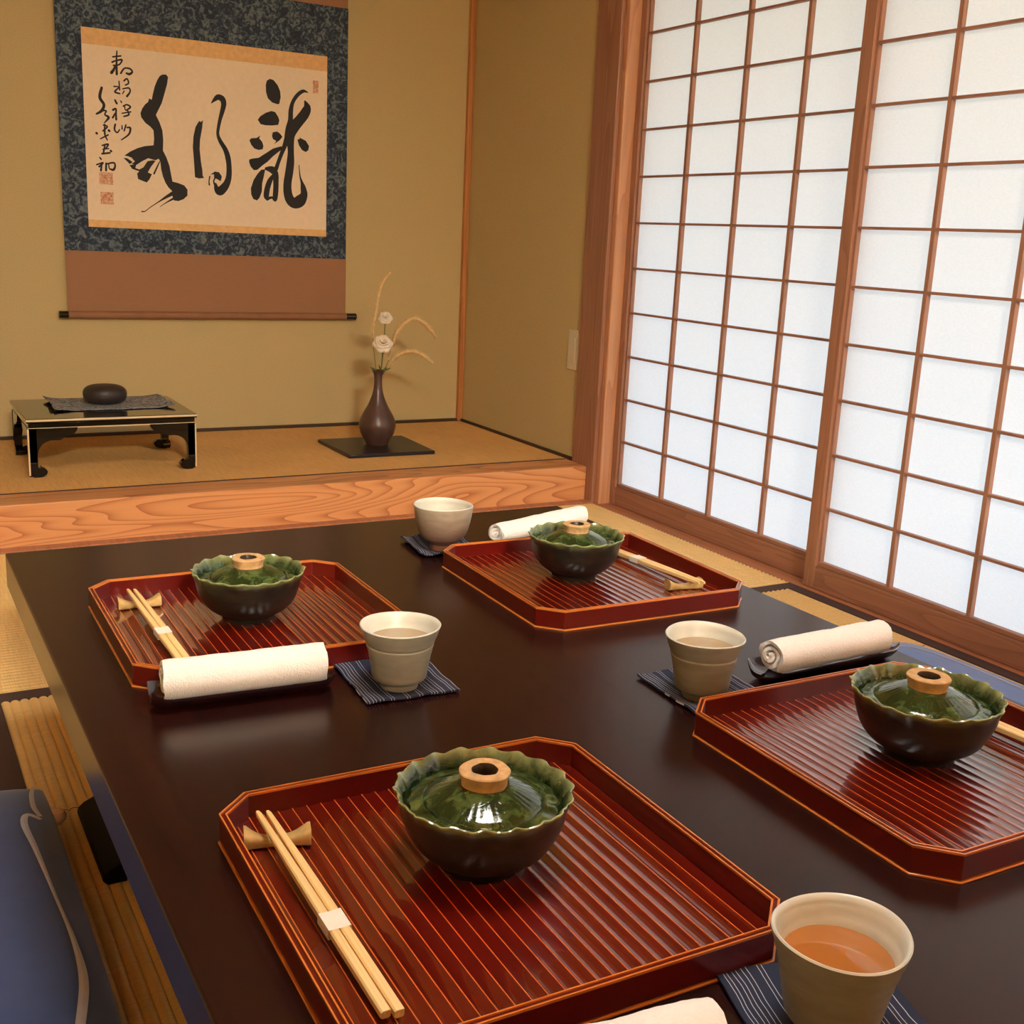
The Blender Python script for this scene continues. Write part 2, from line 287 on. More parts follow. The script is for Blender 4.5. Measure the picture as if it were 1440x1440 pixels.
# ------------------------------------------------------------------ the room
FZ, KZ = -.35, -.2306        # tatami level, alcove floor level (table top is z = 0)
XL, YB, YA = -1.35, -5.6, 2.29
def ribbed(x0, x1, y0, y1, z, axis, pitch=.016, h=.0042, t=.02):
    g = G(); a0, a1 = (y0, y1) if axis == 0 else (x0, x1)
    n = max(1, round((a1 - a0) / pitch)); pr = []
    for i in range(n):
        for k in range(6): pr.append((a0 + (a1 - a0) * (i + k / 6) / n, z - h * (1 - abs(sin(pi * k / 6)) ** .55)))
    pr.append((a1, z - h)); pr = [(a0, z - t)] + pr + [(a1, z - t)]
    if axis == 0: g.grid([[(x, a, zz) for a, zz in pr] for x in (x0, x1)])
    else: g.grid([[(a, y, zz) for a, zz in pr] for y in (y0, y1)], flip=True)
    return g
fl = struct(G().box(XL, 2.06, YB, 1.3, FZ - .06, FZ - .018).obj('floor', M['dark_trim']))
for (x0, x1, y0, y1, ax) in ((XL, .52, .295, 1.266, 0), (.521, 1.943, .295, 1.266, 0), (0, 1.905, -.2, .255, 1), (0, 1.905, -1.6, -.2025, 1), (0, 1.905, YB, -1.6025, 1), (XL, -.062, YB, .255, 1)):
    ribbed(x0, x1, y0, y1, FZ, ax).obj('tatami_mat', M['tatami_' + 'xy'[ax]], fl, 60)
for b in ((XL, 1.943, .255, .295), (1.905, 1.943, YB, .255), (-.062, 0, YB, .255)):
    G().box(b[0], b[1], b[2], b[3], FZ - .017, FZ + .0005).obj('mat_border', M['heri'], fl, bevel=.0008)
al = struct(G().box(XL, 1.96, 1.42, YA, KZ - .1, KZ - .018).obj('floor_alcove', M['dark_trim']))
ribbed(XL, 1.946, 1.442, 2.272, KZ, 0, .015).obj('tatami_mat', M['tatami_alcove'], al, 60)
G().box(XL, 1.946, 1.434, 1.442, KZ - .017, KZ + .001).obj('mat_border', M['heri'], al)
struct(G().box(XL, 1.941, 1.3046, 1.434, FZ - .018, KZ).obj('trim_1', M['kamachi'], bevel=.003))
struct(G().box(XL, 1.943, 1.267, 1.3044, FZ - .018, FZ + .004).obj('trim_2', M['sill']))
struct(G().box(XL, 1.9545, 2.273, YA, KZ - .018, KZ + .009).obj('baseboard_alcove_back', M['dark_trim']))
struct(G().box(1.947, 1.955, 1.402, 2.272, KZ - .018, KZ + .009).obj('baseboard_alcove_right', M['dark_trim']))
struct(G().box(XL - .1, 2.2, YA, YA + .1, -.5, 2.1).obj('wall_back', M['sand_wall']))
struct(G().box(1.956, 2.2, 1.40, YA, -.5, 2.1).obj('wall_alcove_right', M['sand_wall']))
struct(G().box(1.934, 1.956, 2.268, YA, KZ, 2.05).obj('trim_3', M['strip'], bevel=.003))
struct(G().box(1.942, 2.1, 1.266, 1.402, FZ - .018, 2.05).obj('trim_4', M['pillar'], bevel=.004))
struct(G().box(1.9555, 2.1, 1.2425, 1.266, FZ - .018, 1.50).obj('trim_5', M['jamb_lit'], bevel=.004))
struct(G().box(1.943, 2.1, YB, 1.2655, FZ - .06, FZ + .0).obj('trim_6', M['sill'], bevel=.001))
struct(G().box(1.945, 2.1, YB, 1.2655, 1.47, 1.60).obj('trim_7', M['shoji_h'], bevel=.003))
struct(G().box(1.96, 2.1, YB, 1.2655, 1.60, 2.1).obj('wall_right', M['sand_wall']))
struct(G().box(XL - .1, XL, YB, YA, -.5, 2.1).obj('wall_left', M['sand_wall']))
struct(G().box(XL - .1, 2.2, YB - .1, YB, -.5, 2.1).obj('wall_front', M['sand_wall']))
struct(G().box(XL, 1.942, 1.31, 1.37, 1.62, 1.72).obj('trim_8', M['kamachi'], bevel=.003))
struct(G().box(XL, 1.942, 1.32, 1.36, 1.72, 2.1).obj('wall_alcove_lintel', M['sand_wall']))
struct(G().box(XL - .1, 2.2, YB - .1, YA + .1, 2.1, 2.15).obj('ceiling', M['ceil']))
# outside: veranda ground and the eave that shades the upper paper
struct(G().box(2.1, 14, -12, 12, -.9, -.8).obj('floor_outside', M['ground']))
struct(G().box(2.1, 3.6, -6, 5, 1.50, 1.56).obj('trim_9', M['eave']))

def shoji(i, xf, ya, yb, prot):
    """sliding paper screen: stiles/rails front at xf, spans ya (far) to yb (near)"""
    z0, z1 = FZ + .001, 1.468; st, th = .0385, .03; pz0, dz = -.2759, .1416; pz1 = pz0 + 12 * dz
    g = G()
    g.box(xf, xf + th, ya - st, ya, z0, z1); g.box(xf, xf + th, yb, yb + st, z0, z1)
    g.k = 1
    g.box(xf + .001, xf + th - .001, yb + st, ya - st, z0, pz0 - .012); g.box(xf + .001, xf + th - .001, yb + st, ya - st, pz1 + .012, z1)
    g.box(xf + .007, xf + th - .004, yb + st, ya - st, pz0 - .012, pz0); g.box(xf + .007, xf + th - .004, yb + st, ya - st, pz1, pz1 + .012)
    o = struct(g.obj('window_%d' % i, [M['shoji'], M['shoji_h']], bevel=.0015))
    g = G(); y0, y1 = ya - st, yb + st
    for k in range(1, 4):
        y = y0 + (y1 - y0) * k / 4; g.box(xf + .009, xf + .0225, y - .0055, y + .0055, pz0, pz1)
    g.k = 1
    for k in range(1, 12):
        z = pz0 + dz * k; g.box(xf + .0095, xf + .022, y1, y0, z - .0033, z + .0033)
    g.box(xf + .009, xf + .0225, y0 - .007, y0, pz0, pz1, 0); g.box(xf + .009, xf + .0225, y1, y1 + .007, pz0, pz1, 0)
    g.obj('muntin_grid', [M['shoji'], M['shoji_h']], o)
    g = G(); g.add([(xf + .023, y0 + .01, pz0 - .008), (xf + .023, y1 - .01, pz0 - .008), (xf + .023, y1 - .01, pz1 + .008), (xf + .023, y0 + .01, pz1 + .008)], [(0, 1, 2, 3)])
    g.obj('paper_pane', M['shoji_paper'], o)
    return o
shoji(1, 1.9995, 1.2535, .2315, 0)
shoji(2, 1.9625, .2685, -.7605, 1)
shoji(3, 1.9625, -.7615, -1.79, 1)
shoji(4, 1.9995, -1.753, -2.775, 0)
struct(G().box(1.96, 2.06, YB, -2.776, FZ, 1.47).obj('wall_right_end', M['sand_wall']))

# ceiling lamps (above and behind the frame) and an added, unseen shadow blocker behind the camera
def ceil_lamp(x, y, m, lb):
    lamp = thing('ceiling_light', lb, 'lamp', (x, y, 2.1))
    g = G()
    for a in (-.3, .28): g.box(a, a + .02, -.3, .3, -.12, 0); g.box(-.28, .28, a, a + .02, -.12, 0)
    g.obj('frame', M['ceil'], lamp)
    G().box(-.279, .279, -.279, .279, -.125, -.02).obj('diffuser', m, lamp)
ceil_lamp(.36, -1.12, LAMP, 'square wooden ceiling lamp above the dining table')
ceil_lamp(-.2, -4.6, LAMP2, 'square wooden ceiling lamp at the rear of the room')
struct(G().box(-1.35, 1.5, -2.76, -2.70, FZ, 1.04).obj('added_shadow_blocker', M['sand_wall']))  # added out of view to block the rear lamp, like a seated person's shadow
# light switch on the alcove side wall
sw = tag(G().box(1.9515, 1.956, 1.418, 1.484, .078, .214).obj('light_switch', M['plate'], bevel=.002), 'ivory light switch plate on the alcove side wall beside the wooden pillar', 'light switch')
G().box(1.950, 1.9515, 1.438, 1.464, .105, .187).obj('rocker', M['plate'], sw, bevel=.001)
# ------------------------------------------------------------------ the dining table
tb = thing('dining_table', 'long low dark-stained wooden dining table set for four on the tatami', 'table', (.505, -.93, FZ))
H = -FZ
G().box(-.505, .505, -.93, .93, H - .055, H).obj('tabletop', M['table'], tb, bevel=.0025)
for sx, sy in ((-1, 1), (1, 1), (-1, -1), (1, -1)):
    g = G(); cx, cy = sx * .368, sy * .596
    g.box(cx - .05, cx + .05, cy - .10, cy + .10, .03, H - .0555)
    pr = [(0, 0), (.026, 0), (.032, .006), (.031, .014), (.022, .022), (.010, .027), (.004, .034), (0, .034)]   # flared carved foot
    g.prism(pr, (cx + sx * .0495, cy - .104, 0), (sx, 0, 0), (0, 0, 1), (0, 1, 0), .208)
    g.box(cx - .05, cx + .05, cy - .10, cy + .10, 0, .03)
    g.obj('leg', M['leg'], tb, bevel=.004)

# ------------------------------------------------------------------ trays
AX, AY, CC = .3556, .36, .0295
def octo(dx, dy, c): return [(-dx, -dy + c), (-dx + c, -dy), (dx - c, -dy), (dx, -dy + c), (dx, dy - c), (dx - c, dy), (-dx + c, dy), (-dx, dy - c)]
def ring(g, o, i, z0o, z1o, z0i, z1i, mi=None):
    """wall between outer outline o and inner outline i"""
    n = len(o); vs = [(x, y, z0o) for x, y in o] + [(x, y, z1o) for x, y in o] + [(x, y, z1i) for x, y in i] + [(x, y, z0i) for x, y in i]
    fs = []
    for k in range(n):
        k2 = (k + 1) % n
        for r in range(4): fs.append((r * n + k, r * n + k2, ((r + 1) % 4) * n + k2, ((r + 1) % 4) * n + k))
    g.add(vs, fs, mi)
def make_tray():
    t = thing('serving_tray', '', 'tray', group='octagonal red lacquer trays')
    a, b = AX / 2, AY / 2; w = .0055
    g = G(); ring(g, octo(a, b, CC), octo(a - w, b - w, CC - w * .55), .0028, .0268, .0028, .0268)
    g.obj('rim', M['lacquer_rim'], t, 20, bevel=.0008)
    g = G(); ring(g, octo(a + .0004, b + .0004, CC), octo(a - .0009, b - .0009, CC), .0262, .0282, .0262, .0282); ring(g, octo(a - w + .0009, b - w + .0009, CC - w * .52), octo(a - w - .0003, b - w - .0003, CC - w * .55), .0262, .0282, .0262, .0282)
    g.obj('rim_edge', M['lac_edge'], t, 20)['label'] = 'worn orange edge lines along the rim'
    g = G(); ring(g, octo(a + .0016, b + .0016, CC + .001), octo(a - w, b - w, CC - w * .5), 0, .0022, 0, .0022)
    g.obj('base_edge', M['lac_edge'], t, 20, bevel=.0006)['label'] = 'worn orange line around the foot'
    # fluted floor, cut to the octagon
    g = G(); hx, hy, c = a - w, b - w, CC - w * .55; p = .01296; n = 26; xs = []
    for k in range(n + 1):
        x = -hx + 2 * hx * k / n
        if k: xs += [(x - .00045, .0062)]
        if k < n:
            xs += [(x + .00045, .0062)] + [(x + p * q, .0062 - .0006 * sin(pi * q) ** .8) for q in (.15, .3, .5, .7, .85)]
    yl = lambda x: hy - max(0, c - (hx - abs(x)))
    top = [(x, yl(x), z) for x, z in xs]; bot = [(x, -yl(x), z) for x, z in xs]; vs = top + bot; m = len(xs)
    fs = [(i, i + 1, m + i + 1, m + i) for i in range(m - 1)]
    mi = [1 if xs[i + 1][0] - xs[i][0] < .001 and abs(xs[i][1] - .0062) < 1e-6 and abs(xs[i + 1][1] - .0062) < 1e-6 else 0 for i in range(m - 1)]
    g.add(vs, fs, mi)
    g.prism(octo(hx, hy, c), (0, 0, .001), (1, 0, 0), (0, 1, 0), (0, 0, 1), .0025, 0)
    g.obj('fluted_floor', [M['lacquer'], M['lac_ridge']], t, 50)
    return t
tray = make_tray()
TR = dict(A=(.2406, -1.1449, -.0148), B=(.2485, -.4676, -.0104), C=(.7814, -.4658, -.0232 + pi), D=(.7579, -1.1361, -.013 + pi))
TL = dict(A='octagonal red lacquer tray nearest the camera, at the front left of the table', B='octagonal red lacquer tray at the far left of the table behind a rolled towel',
          C='octagonal red lacquer tray at the far right of the table near the window', D='octagonal red lacquer tray at the right edge with window glare across its grooves')
for k in 'ABCD':
    x, y, r = TR[k]
    if k == 'A': tray.location = (x, y, 0); tray.rotation_euler.z = r; tray['label'] = TL[k]
    else: dup(tray, TL[k], (x, y, 0), r)

# ------------------------------------------------------------------ lidded bowls
NS = 18
def sc(a, ph=0): return cos(NS * a + ph + .5 * sin(3 * a + 1))
def make_bowl():
    t = thing('lidded_bowl', '', 'bowl', group='green-glazed lidded bowls')
    out = [(.0, .004), (.030, .004), (.031, 0), (.0345, 0), (.0355, .006), (.040, .009), (.050, .015), (.0585, .024), (.0645, .035), (.068, .046), (.0695, .054), (.0712, .060), (.0735, .0655)]
    out = spl(out[4:], 3); out = [(.0, .004), (.030, .004), (.031, 0), (.0345, 0)] + out
    def f(a, r, z):
        k = max(0, (z - .046) / .0195) ** 1.8; s = sc(a)
        return r + k * .0011 * s + .0004 * sin(5 * a + z * 150), z + k * .0009 * sin(NS * a + .5 + .5 * sin(3 * a)) - k * .0003 * cos(2 * a)
    g = G(); g.lathe(out, 216, f); g.obj('bowl', M['bowl_body'], t, 60)
    inn = [(.0735, .0655), (.0738, .0672), (.0726, .0678), (.0708, .0662), (.0680, .0615), (.0660, .056), (.062, .044), (.05, .026), (.02, .014), (.0, .013)]
    def f2(a, r, z):
        r2, z2 = f(a, r, z); return r2 + .0006 * max(0, (z - .05) / .017) * cos(NS * a * 2), z2
    g = G(); g.lathe(inn, 216, f2); g.obj('scalloped_rim', M['glaze'], t, 60)
    prof = [(.0, .0690), (.008, .0690), (.018, .0716), (.022, .0712), (.030, .0682), (.038, .0646), (.045, .0610), (.0494, .0586), (.0502, .0571), (.0512, .0579), (.054, .0570), (.0575, .0563), (.0605, .0562), (.0622, .0552), (.0615, .0538), (.056, .0533), (.03, .0600), (.0, .065)]
    def f3(a, r, z):
        e = max(0, (r - .044) / .018) ** 1.5; m = math.exp(-((r - .036) / .009) ** 2)
        return r + e * .0011 * cos(NS * a + .8), z + e * .0007 * sin(NS * a) + m * .00012 * cos(40 * a) + .0005 * noise.noise((r * 90 * cos(a), r * 90 * sin(a), 1)) * (r < .058)
    g = G(); g.lathe(prof, 240, f3); lid = g.obj('lid', M['glaze'], t, 60)
    kp = [(.0198, .0690), (.0190, .0725), (.0196, .0775), (.0212, .0808), (.0214, .0826), (.0205, .0835), (.0112, .0835), (.0105, .0826), (.0100, .0765), (.0098, .0700)]
    g = G(); g.lathe(kp[:7], 64, lambda a, r, z: (r + .0003 * sin(3 * a) + .0002 * sin(7 * a), z + .0002 * sin(2 * a)))
    g.lathe([(r, z) for r, z in kp[6:]] + [(0, .0700)], 64, lambda a, r, z: (r + (.0003 * sin(3 * a) + .0002 * sin(7 * a)) * (r > .001), z + .0002 * sin(2 * a) * (r > .001)), mi=1)
    g.obj('knob', [M['bisque'], M['knob_hole']], lid, 45)['label'] = 'unglazed tan ring knob'
    return t
bowl = make_bowl()
BZ = .0062
for k, (x, y, rz, s, lb) in dict(A=(.2506, -1.1190, .3, 1.0, 'green-glazed lidded bowl on the tray nearest the camera'), B=(.2535, -.4460, 1.1, .99, 'green-glazed lidded bowl on the far left tray beside chopsticks'),
        C=(.7715, -.4400, 2.3, 1.0, 'green-glazed lidded bowl on the far right tray in front of the white towel'), D=(.7700, -1.1240, 4.0, 1.04, 'green-glazed lidded bowl on the tray at the right edge')).items():
    if k == 'A': bowl.location = (x, y, BZ); bowl.rotation_euler.z = rz; bowl['label'] = lb; o = bowl
    else: o = dup(bowl, lb, (x, y, BZ), rz)
    o.scale = (s, s, s)

# ------------------------------------------------------------------ chopsticks and rests
def stick_mesh(L=.272):
    g = G(); P = []
    for q, w, h in ((0, .0028, .0032), (.004, .0042, .0044), (.08, .0068, .0062), (.14, .0078, .007), (L - .001, .0076, .0068), (L, .0068, .006)):
        w2, h2, c = w / 2, h / 2, w * .16
        P.append([(-w2 + c, -q, -h2), (w2 - c, -q, -h2), (w2, -q, -h2 + c), (w2, -q, h2 - c), (w2 - c, -q, h2), (-w2 + c, -q, h2), (-w2, -q, h2 - c), (-w2, -q, -h2 + c)])
    g.grid(P, closed_v=True); o = len(g.v) - 48
    g.f += [tuple(range(o, o + 8)), tuple(range(o + 40, o + 48))[::-1]]; g.mi += [0, 0]
    return g
def make_chopsticks(L=.272, spread=.010):
    t = thing('chopsticks', '', 'chopsticks', group='paper-banded chopstick pairs')
    for s in (-1, 1):
        o = stick_mesh(L).obj('stick', M['bamboo'], t, 30)
        o.location = (s * .00398, -.0015 * (s + 1), 0); o.rotation_euler.z = s * .0012
    g = G(); P = []
    for y in (-.158, -.180):
        P.append([(-.0092, y, -.0041), (.0092, y, -.0041), (.0094, y, 0), (.0088, y, .0040), (0, y, .0036), (-.0088, y, .0040), (-.0094, y, 0)])
    g.grid(P, closed_v=True); g.obj('paper_band', M['band'], t, 30)['label'] = 'white paper band'
    return t
cs = make_chopsticks()
def put_sticks(o, tip, end, zt, ze, lb):
    dx, dy = end[0] - tip[0], end[1] - tip[1]; L = hypot(dx, dy)
    o.location = (tip[0], tip[1], zt); o.rotation_euler = (atan2(zt - ze, L), 0, atan2(dy, dx) + pi / 2); o['label'] = lb
CH = dict(A=((.1000, -.9985), (.1040, -1.2700), 'pale chopsticks with a white paper band on the tray nearest the camera'),
          B=((.1235, -.3355), (.1335, -.5960), 'pale chopsticks with a white paper band on the far left tray'),
          C=((.8960, -.6005), (.9005, -.3300), 'pale chopsticks resting on the far right tray beside the window'),
          D=((.8770, -1.2700), (.8905, -1.0000), 'pale chopsticks cut off by the right edge of the photo'))
for k, (a, b, lb) in CH.items():
    o = cs if k == 'A' else dup(cs, lb, (0, 0, 0), 0)
    if k == 'B': o.scale = (1, .262 / .272, 1)
    put_sticks(o, a, b, .0262, .0118, lb)
def make_rest(ph):
    """bone-shaped rest: waisted bar with flared squared ends"""
    g = G(); P = []; L = .0555
    for i in range(25):
        u = i / 24 * 2 - 1; a = abs(u); w = .0056 + .0062 * a ** 2.2; h = .0064 + .0078 * a ** 2.4
        if a > .97: w *= .9; h *= .93
        row = []
        for k in range(20):
            th = 2 * pi * k / 20; c_, s_ = cos(th), sin(th); e = .6
            yy = w * abs(c_) ** e * (1 if c_ > 0 else -1); zz = h * (.5 + .5 * abs(s_) ** e * (1 if s_ > 0 else -1)) * 1.25
            n_ = noise.noise((u * 2 + ph, yy * 90, zz * 90)) * .0007
            row.append((u * L / 2, yy + n_, max(0, zz + n_ * (zz > .002))))
        P.append(row)
    g.grid(P, closed_v=True); o = len(g.v) - 25 * 20
    g.f += [tuple(range(o, o + 20)), tuple(range(o + 480, o + 500))[::-1]]; g.mi += [0, 0]
    return g.obj('chopstick_rest', M['rest'], None, 50)
for i, (x, y, r, lb) in enumerate(((.1055, -1.0235, -.26, 'ochre-glazed bone-shaped chopstick rest on the tray nearest the camera'), (.1300, -.3555, -.05, 'tan bone-shaped chopstick rest on the far left tray'),
        (.8925, -.5610, -.18, 'tan bone-shaped chopstick rest at the near corner of the far right tray'), (.8790, -1.2430, -.1, 'ochre bone-shaped chopstick rest on the right tray, hidden past the photo edge'))):
    o = make_rest(i * 7); o.location = (x, y, BZ + .0002); o.rotation_euler.z = r; tag(o, lb, 'chopstick rest', 'bone-shaped chopstick rests')

# ------------------------------------------------------------------ coasters and tea cups
def coaster(x, y, rz, w, h, seed, lb, folds=.0016):
    g = G(); P = []; n = 22
    def zt(u, v): return .0022 + folds * (.5 + .5 * noise.noise((u * 2.1 + seed, v * 2.1, seed))) * min(1, (u * u + v * v) ** 2 * .9) * 3
    top = [[(u * w / 2 * (1 + .012 * noise.noise((v * 3, seed, 1))), v * h / 2 * (1 + .012 * noise.noise((u * 3, seed, 5))), zt(u, v)) for v in [j / n * 2 - 1 for j in range(n + 1)]] for u in [i / n * 2 - 1 for i in range(n + 1)]]
    g.grid(top); g.grid([[(a, b, max(0, c - .0021)) for a, b, c in r] for r in top], flip=True)
    e = [top[i][0] for i in range(n)] + [top[n][j] for j in range(n)] + [top[i][n] for i in range(n, 0, -1)] + [top[0][j] for j in range(n, 0, -1)]
    g.grid([[p, (p[0], p[1], max(0, p[2] - .0021))] for p in e], closed_u=True)
    o = g.obj('coaster', M['coaster'], None, 50); o.location = (x, y, 0); o.rotation_euler.z = rz
    return tag(o, lb, 'coaster', 'navy striped cloth coasters')
coaster(.3775, -1.3985, -.28, .124, .128, 1, 'navy striped cloth coaster under the cup of amber tea at the bottom edge')
coaster(.3500, -.7120, -.05, .112, .124, 2, 'navy striped cloth coaster under the tea cup beside the rolled white towel on the left')
coaster(.6760, -.8830, -.05, .112, .122, 3, 'navy striped cloth coaster under the tea cup at the centre right')
coaster(.6560, -.2030, -.1, .105, .118, 4, 'plain-looking navy cloth coaster with a curled edge under the farthest cup', .004)
def cup(name_lb, x, y, rz, prof, tea_z, tea_m, m_out, wob, group='stoneware tea cups'):
    t = thing('tea_cup', name_lb, 'cup', (x, y, .0036), rz, group)
    pr = spl(prof, 5); f = lambda a, r, z: (r * (1 + .008 * wob * cos(2 * a + .4) * z / .07) + .00014 * sin(z * 620 + a) * (.012 < z < .072), z + .0008 * wob * cos(a * 2 + 1) * (z / .075) ** 2)
    zr = prof[-1][1]; rr = prof[-1][0]
    g = G(); g.lathe([(0, .003), (prof[0][0] - .004, .003), (prof[0][0] - .003, 0)] + pr, 96, f); g.obj('cup_body', m_out, t, 50)
    inn = [(rr, zr), (rr - .0008, zr + .0011), (rr - .0022, zr + .0006)] + [(max(0, r - .0034 - .0012 * (1 - z / zr)), z) for r, z in pr[::-1] if .016 < z < zr - .002] + [(.018, .013), (.0, .012)]
    g = G(); g.lathe(inn, 96, f); g.obj('inner_wall', M['cup_in'], t, 60)
    if tea_m:
        ri = min(((abs(z - tea_z), r) for r, z in pr))[1] - .0028
        g = G(); n_ = 96; rm = [f(2 * pi * i / n_, ri + .0006, tea_z) for i in range(n_)]
        g.add([(r * cos(2 * pi * i / n_), r * sin(2 * pi * i / n_), tea_z) for i, (r, z) in enumerate(rm)], [tuple(range(n_))]); g.obj('tea', tea_m, t, 60)['label'] = 'tea in the cup'
    return t
FL = [(.0215, 0), (.0220, .003), (.0222, .007), (.0235, .0085), (.029, .0105), (.0315, .014), (.0328, .022), (.0348, .034), (.0372, .046), (.0388, .0515), (.0383, .0535), (.0396, .0560), (.0415, .061), (.0445, .069), (.0464, .0745)]
FA = [(.0215, 0), (.0220, .003), (.0224, .007), (.0265, .0095), (.0310, .014), (.0330, .022), (.0355, .034), (.0380, .046), (.0402, .055), (.0425, .063), (.0450, .071), (.0462, .0755)]
FC = [(.0205, 0), (.0212, .004), (.0220, .010), (.0270, .014), (.0345, .021), (.0400, .030), (.0440, .042), (.0468, .055), (.0485, .066), (.0492, .075)]
cup('warm grey stoneware cup of amber tea at the bottom edge of the photo', .3665, -1.4050, .5, FA, .056, M['tea_amber'], M['cup_out'], 1.6)
cup('flared grey-beige tea cup on the striped coaster right of the left towel', .3440, -.7370, 0, FL, .0575, M['tea_pale'], M['cup_out'], .8)
cup('flared grey-beige tea cup at the centre right beside the towel near the window', .6550, -.9020, 1.7, FL, .0590, M['tea_pale'], M['cup_out'], 1.)
cup('rounded pinkish-brown tea cup farthest from the camera near the alcove step', .6500, -.2200, 2.2, FC, .046, M['tea_pale'], M['cup_pink'], .8)

# ------------------------------------------------------------------ rolled towels on lacquer boats
def towel(x, y, z, rz, L, R, seed, lb, sq=.92, tilt=0.):
    g = G(); n = 46; th = .0052; turns = 2.6; secs = []
    def cross(u):
        o_, i_ = [], []
        for k in range(n + 1):
            q = k / n; r = R * (.16 + .84 * q) - th / 2; a = turns * 2 * pi * q - 5.55
            for lst, d in ((o_, th / 2), (i_, -th / 2)):
                rr = r + d * .92; lst.append((rr * cos(a), rr * sin(a) * sq))
        return o_ + i_[::-1]
    ns = 40
    for i in range(ns + 1):
        u = i / ns * 2 - 1; cr = cross(u); row = []
        k = 1 + .035 * noise.noise((u * 2.5, seed, 0)) - .06 * max(0, abs(u) - .9) * 5
        for (yy, zz) in cr:
            w = .0016 * noise.noise((u * 4, yy * 55 + seed, zz * 55)) + .0005 * noise.noise((u * 40, yy * 500 + seed, zz * 500))
            ex = .004 * noise.noise((yy * 60 + seed, zz * 60, u)) * (abs(u) > .95)
            row.append((u * L / 2 + ex, yy * (k + w / R), zz * (k + w / R)))
        secs.append(row)
    g.grid(secs, closed_v=True); m = 2 * (n + 1)
    for s_, base in ((0, 0), (1, ns * m)):
        for k in range(n):
            q = (base + k, base + k + 1, base + m - 2 - k, base + m - 1 - k); g.f.append(q if s_ else q[::-1]); g.mi.append(0)
    o = g.obj('rolled_towel', M['towel'], None, 70); o.location = (x, y, z + R * sq * .985); o.rotation_euler = (0, tilt, rz)
    return tag(o, lb, 'towel', 'rolled white hand towels')
def boat(x, y, rz, L, Wd, lb):
    """shallow trough-shaped towel rest with rounded ends"""
    g = G(); nu, nv = 30, 16; top = []; bot = []
    for i in range(nu + 1):
        u = i / nu * 2 - 1; w = Wd / 2 * (1 - .38 * max(0, (abs(u) - .82) / .18) ** 2.4); tr, br = [], []
        for j in range(nv + 1):
            v = j / nv * 2 - 1; z = .0035 + .0125 * abs(v) ** 2.6 + .0055 * max(0, (abs(u) - .8) / .2) ** 2
            tr.append((u * L / 2, v * w, z + .0022)); br.append((u * L / 2, v * w * (.97), max(0, z - .0035 * (1 - abs(v) ** 3) - .0005)))
        top.append(tr); bot.append(br)
    g.grid(top); g.grid(bot, flip=True)
    e = lambda A: [A[i][0] for i in range(nu)] + [A[nu][j] for j in range(nv)] + [A[i][nv] for i in range(nu, 0, -1)] + [A[0][j] for j in range(nv, 0, -1)]
    g.grid([[p, q] for p, q in zip(e(top), e(bot))], closed_u=True)
    o = g.obj('towel_tray', M['boat'], None, 50, bevel=.0008); o.location = (x, y, 0); o.rotation_euler.z = rz
    return tag(o, lb, 'tray', 'dark lacquer towel trays')
boat(.1745, -.6885, -.07, .202, .058, 'dark brown lacquer boat tray under the rolled towel in front of the far left tray')
towel(.1770, -.6880, .0072, -.07, .180, .0268, 3, 'rolled white terry towel in front of the far left red tray')
boat(.8680, -.8850, .03, .232, .058, 'dark brown lacquer boat tray under the rolled towel near the window')
towel(.8700, -.8840, .0072, .03, .196, .0255, 11, 'rolled white towel behind the tray at the right edge, near the blue cushion')
towel(.8640, -.1770, .0002, .32, .232, .0230, 23, 'rolled white towel on the far right corner of the table, behind the far right tray', .82)
boat(.1830, -1.3830, -.12, .205, .058, 'dark lacquer boat tray under the towel cut off by the bottom edge')
towel(.1830, -1.3830, .0072, -.12, .182, .0250, 31, 'rolled white towel cut off by the bottom edge of the photo')

